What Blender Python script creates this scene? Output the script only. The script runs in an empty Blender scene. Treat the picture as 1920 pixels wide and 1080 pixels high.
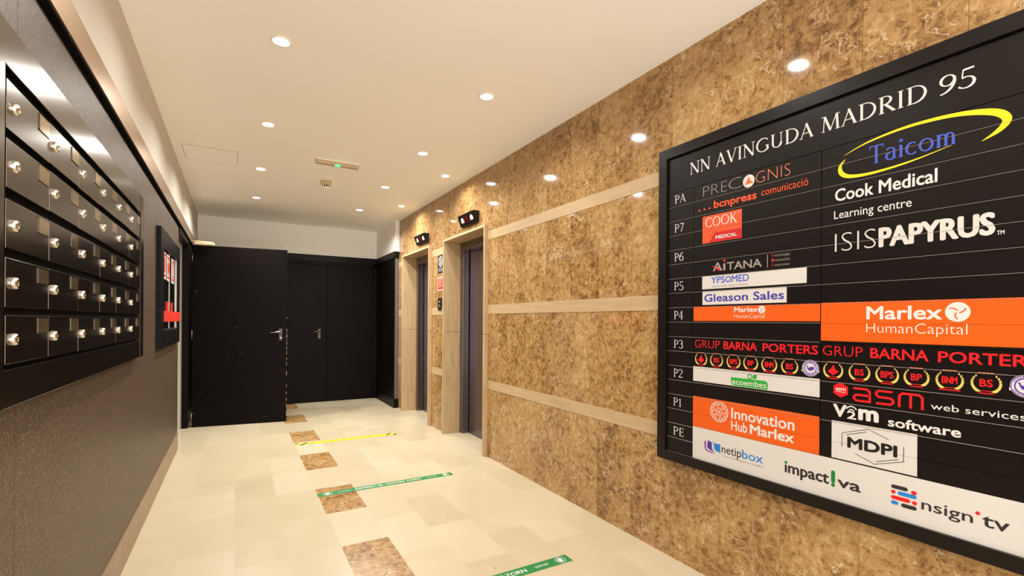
import bpy, bmesh, math, random
from math import pi, sin, cos
from mathutils import Vector, Matrix
random.seed(7)
S = bpy.context.scene
C = S.collection

# ------------------------------------------------------------------ camera, world, exposure
cam = bpy.data.cameras.new('camera')
co = bpy.data.objects.new('camera', cam)
C.objects.link(co)
cam.sensor_width = 36.0
cam.lens = 897.47 / 1920 * 36
cam.shift_y = (602.2 - 540) / 1920
cam.clip_start = .02
co.matrix_world = (Matrix.Translation((0, 0, 1.4)) @ Matrix.Rotation(-.5222, 4, 'Z')
                   @ Matrix.Rotation(pi / 2, 4, 'X') @ Matrix.Rotation(.0069, 4, 'Z'))
S.camera = co
W = bpy.data.worlds.new('world')
S.world = W
W.use_nodes = True
bg = W.node_tree.nodes['Background']
bg.inputs[0].default_value = (1.0, .96, .90, 1)
bg.inputs[1].default_value = 3.7
S.view_settings.view_transform = 'Standard'
S.view_settings.look = 'None'
S.view_settings.gamma = 1
S.view_settings.use_curve_mapping = False
S.view_settings.exposure = 0.58
LAMP_W = (4.0, 5.5, 8.5, 12.5, 17.0, 26.0)   # front of the hall to the back wall
LAMP_COL = (.97, .975, .935)
LAMP_SPREAD = 154

# ------------------------------------------------------------------ main dimensions (metres)
R = 2.256       # right marble wall
H = 2.99        # ceiling
B = 8.73        # back wall
LW = -.52       # left white wall
LP = -.545      # left dark panelling
Y0 = -1.3       # hall is left open here behind the camera, letting world light in as fill
XS = R - .030   # face of the strips of the directory board

# ------------------------------------------------------------------ materials
def lin(c):
    c = c / 255
    return c / 12.92 if c <= .04045 else ((c + .055) / 1.055) ** 2.4
def rgb(r, g, b):
    return (lin(r), lin(g), lin(b), 1)
class NT:
    def __init__(s, name):
        s.m = bpy.data.materials.new(name)
        s.m.use_nodes = True
        s.t = s.m.node_tree
        s.b = s.t.nodes['Principled BSDF']
    def n(s, typ, **kw):
        nd = s.t.nodes.new(typ)
        for k, v in kw.items():
            if k.startswith('i_'):
                key = k[2:]
                nd.inputs[int(key) if key.isdigit() else key].default_value = v
            else:
                setattr(nd, k, v)
        return nd
    def l(s, a, b):
        s.t.links.new(a, b)
    def math(s, op, a, b=None, c=None):
        nd = s.n('ShaderNodeMath', operation=op)
        for i, v in enumerate((a, b, c)):
            if v is None: continue
            if isinstance(v, (int, float)): nd.inputs[i].default_value = v
            else: s.l(v, nd.inputs[i])
        return nd.outputs[0]
    def mix(s, fac, a, b, blend='MIX'):
        nd = s.n('ShaderNodeMix', data_type='RGBA', blend_type=blend)
        for i, v in ((0, fac), (6, a), (7, b)):
            if isinstance(v, (int, float, tuple)): nd.inputs[i].default_value = v
            else: s.l(v, nd.inputs[i])
        return nd.outputs[2]
    def ramp(s, fac, stops):
        nd = s.n('ShaderNodeValToRGB')
        e = nd.color_ramp.elements
        while len(e) < len(stops): e.new(.5)
        for i, (p, c) in enumerate(stops):
            e[i].position = p
            e[i].color = c
        s.l(fac, nd.inputs[0])
        return nd.outputs[0]
def pl(name, col, rough=.5, metal=0, spec=.5, emit=None, es=1, bump=None, var=0):
    k = NT(name)
    b = k.b
    b.inputs['Base Color'].default_value = col
    b.inputs['Roughness'].default_value = rough
    b.inputs['Metallic'].default_value = metal
    b.inputs['Specular IOR Level'].default_value = spec
    if emit:
        b.inputs['Emission Color'].default_value = emit
        b.inputs['Emission Strength'].default_value = es
    if var or bump:
        tc = k.n('ShaderNodeTexCoord')
        if var:
            nz = k.n('ShaderNodeTexNoise', i_Scale=2.2, i_Detail=4.0)
            k.l(tc.outputs['Object'], nz.inputs['Vector'])
            lo = tuple(c * (1 - var) for c in col[:3]) + (1,)
            hi = tuple(min(1, c * (1 + var)) for c in col[:3]) + (1,)
            k.l(k.ramp(nz.outputs[0], [(.3, lo), (.7, hi)]), b.inputs['Base Color'])
        if bump:
            nz = k.n('ShaderNodeTexNoise', i_Scale=bump[0], i_Detail=3.0)
            k.l(tc.outputs['Object'], nz.inputs['Vector'])
            bp = k.n('ShaderNodeBump', i_Strength=bump[1], i_Distance=.002)
            k.l(nz.outputs[0], bp.inputs['Height'])
            k.l(bp.outputs[0], b.inputs['Normal'])
    return k.m

def marble(name, slabs=True, rough=.07, gain=.90):
    k = NT(name)
    tc = k.n('ShaderNodeTexCoord')
    pos = tc.outputs['Object']
    rnd = None
    if slabs:
        sp = k.n('ShaderNodeSeparateXYZ')
        k.l(pos, sp.inputs[0])
        sy = k.math('DIVIDE', k.math('SUBTRACT', sp.outputs[1], 1.005), .3345)
        fy = k.math('FLOOR', sy)
        fz = k.math('ADD', k.math('ADD', k.math('GREATER_THAN', sp.outputs[2], .74), k.math('GREATER_THAN', sp.outputs[2], 1.52)),
                    k.math('GREATER_THAN', sp.outputs[2], 2.29))
        cb = k.n('ShaderNodeCombineXYZ')
        k.l(fy, cb.inputs[0]); k.l(fz, cb.inputs[1])
        wn = k.n('ShaderNodeTexWhiteNoise', noise_dimensions='3D')
        k.l(cb.outputs[0], wn.inputs[0])
        rnd = wn.outputs['Value']
        off = k.n('ShaderNodeVectorMath', operation='MULTIPLY_ADD')
        k.l(wn.outputs['Color'], off.inputs[0])
        off.inputs[1].default_value = (7, 7, 7)
        k.l(pos, off.inputs[2])
        pos = off.outputs[0]
        fr = k.math('FRACT', sy)
        seam = k.math('MAXIMUM', k.math('LESS_THAN', fr, .005), k.math('GREATER_THAN', fr, .996))
    def noise(p, sc, det=4.0, ro=.55, di=0.0):
        nd = k.n('ShaderNodeTexNoise', i_Scale=sc, i_Detail=det, i_Roughness=ro, i_Distortion=di)
        k.l(p, nd.inputs['Vector'])
        return nd
    def warp(p, sc, amt):
        nd = noise(p, sc, 3.0)
        w = k.n('ShaderNodeVectorMath', operation='MULTIPLY_ADD')
        k.l(nd.outputs['Color'], w.inputs[0]); w.inputs[1].default_value = (amt,) * 3; k.l(p, w.inputs[2])
        return w.outputs[0]
    w1 = warp(pos, 11.0, .09)
    w2 = warp(w1, 45.0, .022)
    cloud = noise(pos, 3.2, 3.0).outputs[0]
    blot = noise(w2, 24.0, 6.0, .66).outputs[0]
    fine = noise(w2, 70.0, 4.0, .6).outputs[0]
    vo = k.n('ShaderNodeTexVoronoi', feature='F1', i_Scale=34.0)
    k.l(w2, vo.inputs['Vector'])
    sc_ = k.n('ShaderNodeSeparateColor'); k.l(vo.outputs['Color'], sc_.inputs[0])
    val = k.math('ADD', k.math('MULTIPLY', blot, .50), k.math('MULTIPLY', cloud, .26))
    val = k.math('ADD', val, k.math('MULTIPLY', fine, .30))
    val = k.math('ADD', val, k.math('MULTIPLY', k.math('SUBTRACT', sc_.outputs[0], .5), .07))
    if rnd is not None:
        val = k.math('ADD', val, k.math('MULTIPLY', k.math('SUBTRACT', rnd, .5), .045))
    def g(r_, g_, b_): return tuple(c * gain for c in rgb(r_, g_, b_)[:3]) + (1,)
    col = k.ramp(val, [(.37, g(98, 66, 36)), (.43, g(132, 94, 53)), (.48, g(156, 117, 70)), (.525, g(174, 134, 83)), (.59, g(187, 148, 97)),
                       (.68, g(206, 174, 126))])
    # brown veins between the clouds and pale calcite squiggles
    v1 = noise(w2, 14.0, 3.0, .5).outputs[0]
    vein = k.math('MULTIPLY', k.math('LESS_THAN', k.math('ABSOLUTE', k.math('SUBTRACT', v1, .5)), .018), k.math('LESS_THAN', val, .52))
    col = k.mix(k.math('MULTIPLY', vein, .5), col, g(104, 66, 34))
    v2 = noise(w2, 16.0, 2.0, .5).outputs[0]
    gate = noise(pos, 6.0, 2.0).outputs[0]
    sq = k.math('MULTIPLY', k.math('LESS_THAN', k.math('ABSOLUTE', k.math('SUBTRACT', v2, .52)), .014), k.math('GREATER_THAN', gate, .55))
    col = k.mix(k.math('MULTIPLY', sq, .55), col, g(232, 208, 170))
    if slabs:
        col = k.mix(k.math('MULTIPLY', seam, .55), col, rgb(92, 62, 34))
    k.l(col, k.b.inputs['Base Color'])
    k.b.inputs['Roughness'].default_value = rough
    k.b.inputs['Specular IOR Level'].default_value = .5
    return k.m

def grain_stone(name, c1, c2, stretch, rough=.35):
    k = NT(name)
    tc = k.n('ShaderNodeTexCoord')
    mp = k.n('ShaderNodeMapping')
    mp.inputs['Scale'].default_value = stretch
    k.l(tc.outputs['Object'], mp.inputs[0])
    n = k.n('ShaderNodeTexNoise', i_Scale=1.0, i_Detail=5.0, i_Roughness=.6)
    k.l(mp.outputs[0], n.inputs['Vector'])
    k.l(k.ramp(n.outputs[0], [(.32, c1), (.68, c2)]), k.b.inputs['Base Color'])
    k.b.inputs['Roughness'].default_value = rough
    return k.m

def floor_tiles(name):
    k = NT(name)
    tc = k.n('ShaderNodeTexCoord')
    sp = k.n('ShaderNodeSeparateXYZ')
    k.l(tc.outputs['Object'], sp.inputs[0])
    sx = k.math('DIVIDE', k.math('SUBTRACT', sp.outputs[0], .570), .287)
    fx = k.math('FLOOR', sx)
    odd = k.math('MODULO', k.math('ADD', fx, 40), 2)
    sy0 = k.math('DIVIDE', k.math('SUBTRACT', sp.outputs[1], 3.0885), .5725)
    # columns left of the brown inlays run in pairs, the ones right of them in half bond
    sy = k.math('ADD', sy0, k.math('MULTIPLY', k.math('MULTIPLY', odd, .5), k.math('LESS_THAN', sp.outputs[0], .0)))
    sy = k.math('ADD', sy, k.math('MULTIPLY', k.math('MULTIPLY', odd, .5), k.math('GREATER_THAN', sp.outputs[0], .86)))
    fy = k.math('FLOOR', sy)
    cb = k.n('ShaderNodeCombineXYZ')
    k.l(fx, cb.inputs[0]); k.l(fy, cb.inputs[1])
    wn = k.n('ShaderNodeTexWhiteNoise', noise_dimensions='2D')
    k.l(cb.outputs[0], wn.inputs[0])
    off = k.n('ShaderNodeVectorMath', operation='MULTIPLY_ADD')
    k.l(wn.outputs['Color'], off.inputs[0]); off.inputs[1].default_value = (9, 9, 9); k.l(tc.outputs['Object'], off.inputs[2])
    n = k.n('ShaderNodeTexNoise', i_Scale=2.5, i_Detail=5.0, i_Roughness=.55, i_Distortion=.6)
    k.l(off.outputs[0], n.inputs['Vector'])
    v = k.math('ADD', k.math('MULTIPLY', wn.outputs['Value'], .42), k.math('MULTIPLY', n.outputs[0], .6))
    col = k.ramp(v, [(.2, rgb(175, 160, 131)), (.5, rgb(187, 171, 142)), (.85, rgb(196, 182, 156))])
    def edge(s, w):
        f = k.math('FRACT', s)
        return k.math('MAXIMUM', k.math('LESS_THAN', f, w), k.math('GREATER_THAN', f, 1 - w))
    sm = k.math('MAXIMUM', edge(sx, .003), edge(sy, .0015))
    col = k.mix(k.math('MULTIPLY', sm, .25), col, rgb(170, 145, 110))
    # small chips and dirt specks
    ns = k.n('ShaderNodeTexNoise', i_Scale=16.0, i_Detail=2.0)
    k.l(tc.outputs['Object'], ns.inputs['Vector'])
    chip = k.math('GREATER_THAN', ns.outputs[0], .775)
    col = k.mix(k.math('MULTIPLY', chip, .7), col, rgb(120, 100, 75))
    k.l(col, k.b.inputs['Base Color'])
    k.b.inputs['Roughness'].default_value = .28
    k.b.inputs['Specular IOR Level'].default_value = .35
    return k.m

def woven(name):
    k = NT(name)
    tc = k.n('ShaderNodeTexCoord')
    mp = k.n('ShaderNodeMapping'); mp.inputs['Scale'].default_value = (300, 300, 110)
    k.l(tc.outputs['Object'], mp.inputs[0])
    n = k.n('ShaderNodeTexNoise', i_Scale=1.0, i_Detail=2.0)
    k.l(mp.outputs[0], n.inputs['Vector'])
    n2 = k.n('ShaderNodeTexNoise', i_Scale=230.0, i_Detail=2.0)
    k.l(tc.outputs['Object'], n2.inputs['Vector'])
    v = k.math('ADD', k.math('MULTIPLY', n.outputs[0], .5), k.math('MULTIPLY', n2.outputs[0], .5))
    k.l(k.ramp(v, [(.36, rgb(30, 21, 14)), (.5, rgb(64, 47, 32)), (.64, rgb(122, 96, 70))]), k.b.inputs['Base Color'])
    k.b.inputs['Roughness'].default_value = .45
    bp = k.n('ShaderNodeBump', i_Strength=.35, i_Distance=.001)
    k.l(v, bp.inputs['Height'])
    k.l(bp.outputs[0], k.b.inputs['Normal'])
    return k.m

def brushed(name, col, rough, metal=1.0):
    k = NT(name)
    k.b.inputs['Roughness'].default_value = rough
    k.b.inputs['Base Color'].default_value = col
    k.b.inputs['Metallic'].default_value = metal
    return k.m

def scuffed(name):
    k = NT(name)
    tc = k.n('ShaderNodeTexCoord')
    mp = k.n('ShaderNodeMapping'); mp.inputs['Scale'].default_value = (11, 1, 70)
    mp.inputs['Rotation'].default_value = (0, .1, 0)
    k.l(tc.outputs['Object'], mp.inputs[0])
    n = k.n('ShaderNodeTexNoise', i_Scale=1.0, i_Detail=1.0)
    k.l(mp.outputs[0], n.inputs['Vector'])
    s = k.math('GREATER_THAN', n.outputs[0], .768)
    k.l(k.mix(k.math('MULTIPLY', s, .5), rgb(12, 7, 6), rgb(120, 112, 102)), k.b.inputs['Base Color'])
    k.b.inputs['Roughness'].default_value = .42
    k.b.inputs['Specular IOR Level'].default_value = .07
    return k.m

def hazard(name):
    k = NT(name)
    tc = k.n('ShaderNodeTexCoord')
    sp = k.n('ShaderNodeSeparateXYZ')
    k.l(tc.outputs['Object'], sp.inputs[0])
    f = k.math('FRACT', k.math('DIVIDE', k.math('SUBTRACT', k.math('SUBTRACT', sp.outputs[0], .58), k.math('MULTIPLY', sp.outputs[1], 1.0)), .105))
    black = k.math('LESS_THAN', f, .42)
    # the print has worn off the middle of the tape, leaving a greenish ghost of the bars
    nz = k.n('ShaderNodeTexNoise', i_Scale=60.0, i_Detail=3.0); k.l(tc.outputs['Object'], nz.inputs['Vector'])
    kept = k.math('MAXIMUM', k.math('LESS_THAN', sp.outputs[0], .72), k.math('GREATER_THAN', sp.outputs[0], 1.60))
    ghost = k.math('MULTIPLY', black, k.math('MULTIPLY', nz.outputs[0], 1.1))
    col = k.mix(ghost, rgb(226, 208, 20), rgb(84, 88, 20))
    col = k.mix(k.math('MULTIPLY', black, kept), col, rgb(40, 32, 28))
    k.l(col, k.b.inputs['Base Color'])
    k.b.inputs['Roughness'].default_value = .45
    return k.m

M = dict(
    ceiling=pl('ceiling_paint', rgb(250, 246, 240), .9, bump=(3, .05)),
    white=pl('wall_paint', rgb(203, 194, 182), .85, bump=(60, .05)),
    marble=marble('brown_marble'), inlay=marble('brown_inlay', False, .25, .84),
    band=grain_stone('limestone_band', rgb(182, 153, 114), rgb(196, 168, 132), (40, 3, 40)),
    stone=grain_stone('limestone_upright', rgb(174, 145, 105), rgb(195, 168, 129), (40, 40, 2.5)),
    floor=floor_tiles('cream_floor_tiles'),
    base=grain_stone('brown_baseboard', rgb(118, 90, 64), rgb(138, 108, 80), (6, 6, 6), .3),
    woven=woven('dark_woven_panel'),
    dark=pl('dark_brown_paint', rgb(14, 9, 7), .45, spec=.07),
    darker=pl('black_paint', rgb(14, 10, 8), .4, spec=.12),
    door=scuffed('scuffed_black_paint'),
    trim=brushed('bronze_trim', rgb(176, 148, 122), .32, .9),
    box=brushed('dark_brushed_metal', rgb(104, 92, 82), .21),
    steel=brushed('grey_steel', rgb(124, 114, 118), .2, .95),
    chrome=pl('chrome', rgb(225, 220, 212), .12, 1),
    satin=pl('satin_steel', rgb(150, 145, 138), .3, 1),
    plate=pl('label_window', rgb(196, 172, 136), .16, .9),
    slot=pl('slot_black', rgb(5, 4, 4), .9, spec=.1),
    strip=pl('black_strip', rgb(17, 12, 11), .36, spec=.28),
    edge=pl('strip_edge_highlight', rgb(150, 140, 130), .4, .3),  # pale lip colour paints the highlight line along each strip
    frame=pl('black_frame', rgb(19, 14, 12), .33, spec=.28),
    white_ink=pl('white_print', rgb(211, 207, 202), .5),
    white_label=pl('white_label', rgb(206, 200, 194), .42),
    orange=pl('orange_label', rgb(221, 87, 11), .42),
    red=pl('red_print', rgb(222, 20, 28), .45),
    red2=pl('dark_red_print', rgb(190, 18, 24), .45),
    orange_red=pl('orange_red_print', rgb(240, 78, 34), .45),
    copper=pl('copper_print', rgb(214, 122, 84), .45),
    grey=pl('grey_print', rgb(150, 140, 132), .45),
    silver=pl('silver_print', rgb(205, 198, 190), .45),
    blue=pl('blue_print', rgb(64, 84, 190), .45),
    royal=pl('royal_blue_print', rgb(44, 40, 150), .45),
    sky=pl('sky_blue_print', rgb(26, 120, 200), .45),
    purple=pl('purple_print', rgb(80, 40, 150), .45),
    plum=pl('plum_print', rgb(140, 50, 140), .45),
    yellow=pl('yellow_print', rgb(250, 208, 20), .45),
    gold=pl('gold_print', rgb(222, 190, 96), .45),
    green=pl('green_print', rgb(0, 116, 48), .45),
    leaf=pl('leaf_print', rgb(40, 160, 50), .45),
    ink=pl('dark_print', rgb(40, 34, 38), .45),
    black_ink=pl('black_print', rgb(16, 14, 16), .45),
    lens=pl('lamp_lens', rgb(255, 255, 250), .4, emit=(1, .93, .82, 1), es=14),
    ringw=pl('white_ring', rgb(240, 232, 220), .5),
    detector=pl('cream_plastic', rgb(206, 186, 150), .5),
    lampbody=pl('grey_plastic', rgb(190, 165, 128), .45),
    led=pl('green_led', rgb(40, 200, 90), .4, emit=(.05, 1, .25, 1), es=1.6),
    lit=pl('lit_arrow', rgb(190, 180, 168), .4, emit=(1, .9, .8, 1), es=.3),
    redled=pl('dark_red_display', rgb(50, 8, 12), .25, emit=(.6, .01, .02, 1), es=.05),
    signred=pl('red_sign', rgb(214, 50, 34), .4),
    glass=pl('dark_glass', rgb(14, 12, 11), .06, spec=.5),
    hazard=hazard('hazard_tape'),
    dull=pl('dull_steel', rgb(84, 78, 70), .42, .85),
    greyend=pl('grey_panel_edge', rgb(92, 84, 78), .4),
    sill=pl('grey_sill', rgb(150, 146, 142), .35, .8),
)

# ------------------------------------------------------------------ mesh helpers
def box(bm, x0, x1, y0, y1, z0, z1, mi=0, bev=0):
    vs = [bm.verts.new((x, y, z)) for x in (x0, x1) for y in (y0, y1) for z in (z0, z1)]
    fs = []
    for q in ((0, 1, 3, 2), (4, 6, 7, 5), (0, 4, 5, 1), (2, 3, 7, 6), (0, 2, 6, 4), (1, 5, 7, 3)):
        f = bm.faces.new([vs[i] for i in q]); f.material_index = mi; fs.append(f)
    if bev:
        es = list({e for f in fs for e in f.edges})
        r = bmesh.ops.bevel(bm, geom=es, offset=bev, segments=2, affect='EDGES', profile=.5)
        for f in r['faces']: f.material_index = mi
    return vs
def prism(bm, pts, axis, a0, a1, mi=0):
    """extrude the 2-D outline pts along an axis ('x','y','z')"""
    def v(p, a):
        if axis == 'x': return (a, p[0], p[1])
        if axis == 'y': return (p[0], a, p[1])
        return (p[0], p[1], a)
    A = [bm.verts.new(v(p, a0)) for p in pts]; Bv = [bm.verts.new(v(p, a1)) for p in pts]
    n = len(pts)
    for i in range(n):
        bm.faces.new((A[i], A[(i + 1) % n], Bv[(i + 1) % n], Bv[i])).material_index = mi
    bm.faces.new(A[::-1]).material_index = mi; bm.faces.new(Bv).material_index = mi
def lathe(bm, prof, seg=24, mat=Matrix.Identity(4), mi=0):
    """prof = [(r, z)...] spun about local z"""
    rings = []
    for r, z in prof:
        if r < 1e-6: rings.append([bm.verts.new(mat @ Vector((0, 0, z)))])
        else: rings.append([bm.verts.new(mat @ Vector((r * cos(2 * pi * i / seg), r * sin(2 * pi * i / seg), z))) for i in range(seg)])
    for a, b in zip(rings, rings[1:]):
        for i in range(seg):
            j = (i + 1) % seg
            if len(a) == 1 and len(b) == 1: continue
            q = [a[0], b[j], b[i]] if len(a) == 1 else [a[i], a[j], b[0]] if len(b) == 1 else [a[i], a[j], b[j], b[i]]
            f = bm.faces.new(q); f.material_index = mi; f.smooth = True
def tube(bm, pts, r, seg=10, mi=0):
    pts = [Vector(p) for p in pts]
    rings = []
    for i, p in enumerate(pts):
        d = (pts[min(i + 1, len(pts) - 1)] - pts[max(i - 1, 0)]).normalized()
        up = Vector((0, 0, 1)) if abs(d.z) < .9 else Vector((1, 0, 0))
        a = d.cross(up).normalized(); b = d.cross(a)
        rings.append([bm.verts.new(p + (a * cos(2 * pi * k / seg) + b * sin(2 * pi * k / seg)) * r) for k in range(seg)])
    for a, b in zip(rings, rings[1:]):
        for k in range(seg):
            f = bm.faces.new((a[k], a[(k + 1) % seg], b[(k + 1) % seg], b[k])); f.smooth = True; f.material_index = mi
    bm.faces.new(rings[0][::-1]).material_index = mi; bm.faces.new(rings[-1]).material_index = mi
def root_loc(o):
    while o.parent: o = o.parent
    return Vector(o.location)
def obj(name, bm, mats, parent=None, world=True, fix=True, **props):
    """link bm as one object; coordinates are world ones unless world=False"""
    if fix: bmesh.ops.recalc_face_normals(bm, faces=bm.faces)
    me = bpy.data.meshes.new(name)
    bm.to_mesh(me); bm.free()
    for m in (mats if isinstance(mats, (list, tuple)) else [mats]):
        me.materials.append(M[m] if isinstance(m, str) else m)
    o = bpy.data.objects.new(name, me)
    C.objects.link(o)
    if parent:
        o.parent = parent
        if world: me.transform(Matrix.Translation(-root_loc(parent)))
    for k, v in props.items(): o[k] = v
    return o
def thing(name, label, cat, loc=(0, 0, 0), rz=0, group=None):
    o = bpy.data.objects.new(name, None)
    o.empty_display_size = .1
    C.objects.link(o)
    o.location = loc; o.rotation_euler = (0, 0, rz)
    o['label'] = label; o['category'] = cat
    if group: o['group'] = group
    return o
def tag(o, label, cat, group=None):
    o['label'] = label; o['category'] = cat
    if group: o['group'] = group
    return o
def struct(name, bm, mats, parent=None, **kw):
    return obj(name, bm, mats, parent, kind='structure', **kw) if not parent else obj(name, bm, mats, parent, **kw)
def BM(): return bmesh.new()

# ------------------------------------------------------------------ flat printing (lettering, marks) on a plane
_tc = {}
def glyphs(s, weight):
    key = (s, weight)
    if key not in _tc:
        cu = bpy.data.curves.new('lettering', 'FONT')
        cu.body = s; cu.offset = weight; cu.resolution_u = 3; cu.size = 1
        ob = bpy.data.objects.new('lettering', cu)
        me = bpy.data.meshes.new_from_object(ob)
        vs = [tuple(v.co) for v in me.vertices]; fs = [tuple(p.vertices) for p in me.polygons]
        bpy.data.objects.remove(ob); bpy.data.curves.remove(cu); bpy.data.meshes.remove(me)
        _tc[key] = (vs, fs)
    return _tc[key]
def ref_height(ch, weight):
    vs, _ = glyphs(ch, weight)
    return max(v[1] for v in vs)
class Ink:
    """prints on a plane; P maps plane coordinates (a, b) to world, a grows to the reader's right as sgn says"""
    def __init__(s, P, mats, sgn=1):
        s.P0 = P; s.k = 0; a_, b_, c_ = P(0, 0), P(1, 0), P(0, 1)
        s.nrm = (b_ - a_).cross(c_ - a_).normalized() * (1 if sgn > 0 else -1)
        s.P = lambda u, v: s.P0(u, v) + s.nrm * (s.k * 4e-6)      # later strokes lie a hair above earlier ones
        s.bm = BM(); s.mats = mats if isinstance(mats, list) else [mats]; s.mi = 0; s.sgn = sgn
    def use(s, m):
        s.mi = s.mats.index(m); return s
    def face(s, pts):
        s.k += 1
        f = s.bm.faces.new([s.bm.verts.new(s.P(*p)) for p in pts]); f.material_index = s.mi
    def rect(s, a0, a1, b0, b1): s.face([(a0, b0), (a1, b0), (a1, b1), (a0, b1)])
    def disc(s, c, r, ry=None, n=28): s.face([(c[0] + r * cos(2 * pi * i / n), c[1] + (ry or r) * sin(2 * pi * i / n)) for i in range(n)])
    def stroke(s, pts, w, closed=False):
        s.k += 1
        n = len(pts)
        ws = w if isinstance(w, (list, tuple)) else [w] * n
        if len(ws) == 2 and n > 2: ws = [ws[0] + (ws[1] - ws[0]) * i / (n - 1) for i in range(n)]
        L = []; Rr = []
        for i, p in enumerate(pts):
            a = pts[(i - 1) % n] if closed or i else p
            b = pts[(i + 1) % n] if closed or i < n - 1 else p
            d = Vector((b[0] - a[0], b[1] - a[1]))
            d = d.normalized() if d.length > 1e-9 else Vector((1, 0))
            if (closed or 0 < i < n - 1):
                d1 = Vector((p[0] - a[0], p[1] - a[1])).normalized(); d2 = Vector((b[0] - p[0], b[1] - p[1])).normalized()
                k = 1 / max(.5, math.sqrt(max(.05, (1 + d1.dot(d2)) / 2)))
                t = d1 + d2
                d = t.normalized() if t.length > 1e-6 else d
            else: k = 1
            h = ws[i] / 2 * k
            L.append((p[0] - d.y * h, p[1] + d.x * h)); Rr.append((p[0] + d.y * h, p[1] - d.x * h))
        V = [(s.bm.verts.new(s.P(*l)), s.bm.verts.new(s.P(*r))) for l, r in zip(L, Rr)]
        m = n if closed else n - 1
        for i in range(m):
            j = (i + 1) % n
            s.bm.faces.new((V[i][0], V[i][1], V[j][1], V[j][0])).material_index = s.mi
    def ring(s, c, r, w, n=36, ry=None, a0=0, a1=360):
        full = abs(a1 - a0) >= 360
        k = n if full else n + 1
        s.stroke([(c[0] + s.sgn * r * cos(math.radians(a0 + (a1 - a0) * i / n)), c[1] + (ry or r) * sin(math.radians(a0 + (a1 - a0) * i / n))) for i in range(k)], w, full)
    def text(s, t, a0, a1, b0, b1, weight=0.0, ref='H', slant=0):
        """fit: left edge at a0, right edge at a1, baseline b0, top of the ref letter b1"""
        if weight >= .018:                       # heavy face: the line overprinted with small shifts
            h = (b1 - b0) / ref_height(ref, 0)
            d = weight * .85 * h
            for du, dv in ((0, 0), (d, 0), (-d, 0), (0, d * .8), (0, -d * .8), (d * .7, d * .6), (-d * .7, d * .6), (d * .7, -d * .6), (-d * .7, -d * .6)):
                s.text(t, a0 + s.sgn * d + du, a1 - s.sgn * d + du, b0 + d * .8 + dv, b1 - d * .8 + dv, 0.0, ref, slant)
            return
        s.k += 1
        vs, fs = glyphs(t, weight)
        u0 = min(v[0] for v in vs); u1 = max(v[0] for v in vs); h = ref_height(ref, weight)
        V = [s.bm.verts.new(s.P(a0 + (a1 - a0) * (v[0] - u0) / (u1 - u0) + s.sgn * slant * v[1] / h * (b1 - b0), b0 + (b1 - b0) * v[1] / h)) for v in vs]
        for f in fs:
            try: s.bm.faces.new([V[i] for i in f]).material_index = s.mi
            except ValueError: pass
    def serif(s, t, a0, a1, b0, b1, bold=1.0):
        polys, w = serif_line(t, bold)
        for strokes in polys:
            kind, pts, ws = strokes
            q = [(a0 + (a1 - a0) * p[0] / w, b0 + (b1 - b0) * p[1]) for p in pts]
            if kind == 'poly': s.face(q)
            else:
                # widths were given in em; ribbon built in em space then mapped
                s.face_strip(pts, ws, a0, a1, b0, b1, w)
    def face_strip(s, pts, ws, a0, a1, b0, b1, w):
        old = s.P
        s.P = lambda u, v: old(a0 + (a1 - a0) * u / w, b0 + (b1 - b0) * v)
        s.stroke(pts, ws)
        s.P = old
    def done(s, name, parent, **kw): return obj(name, s.bm, s.mats, parent, fix=False, **kw)

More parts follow.
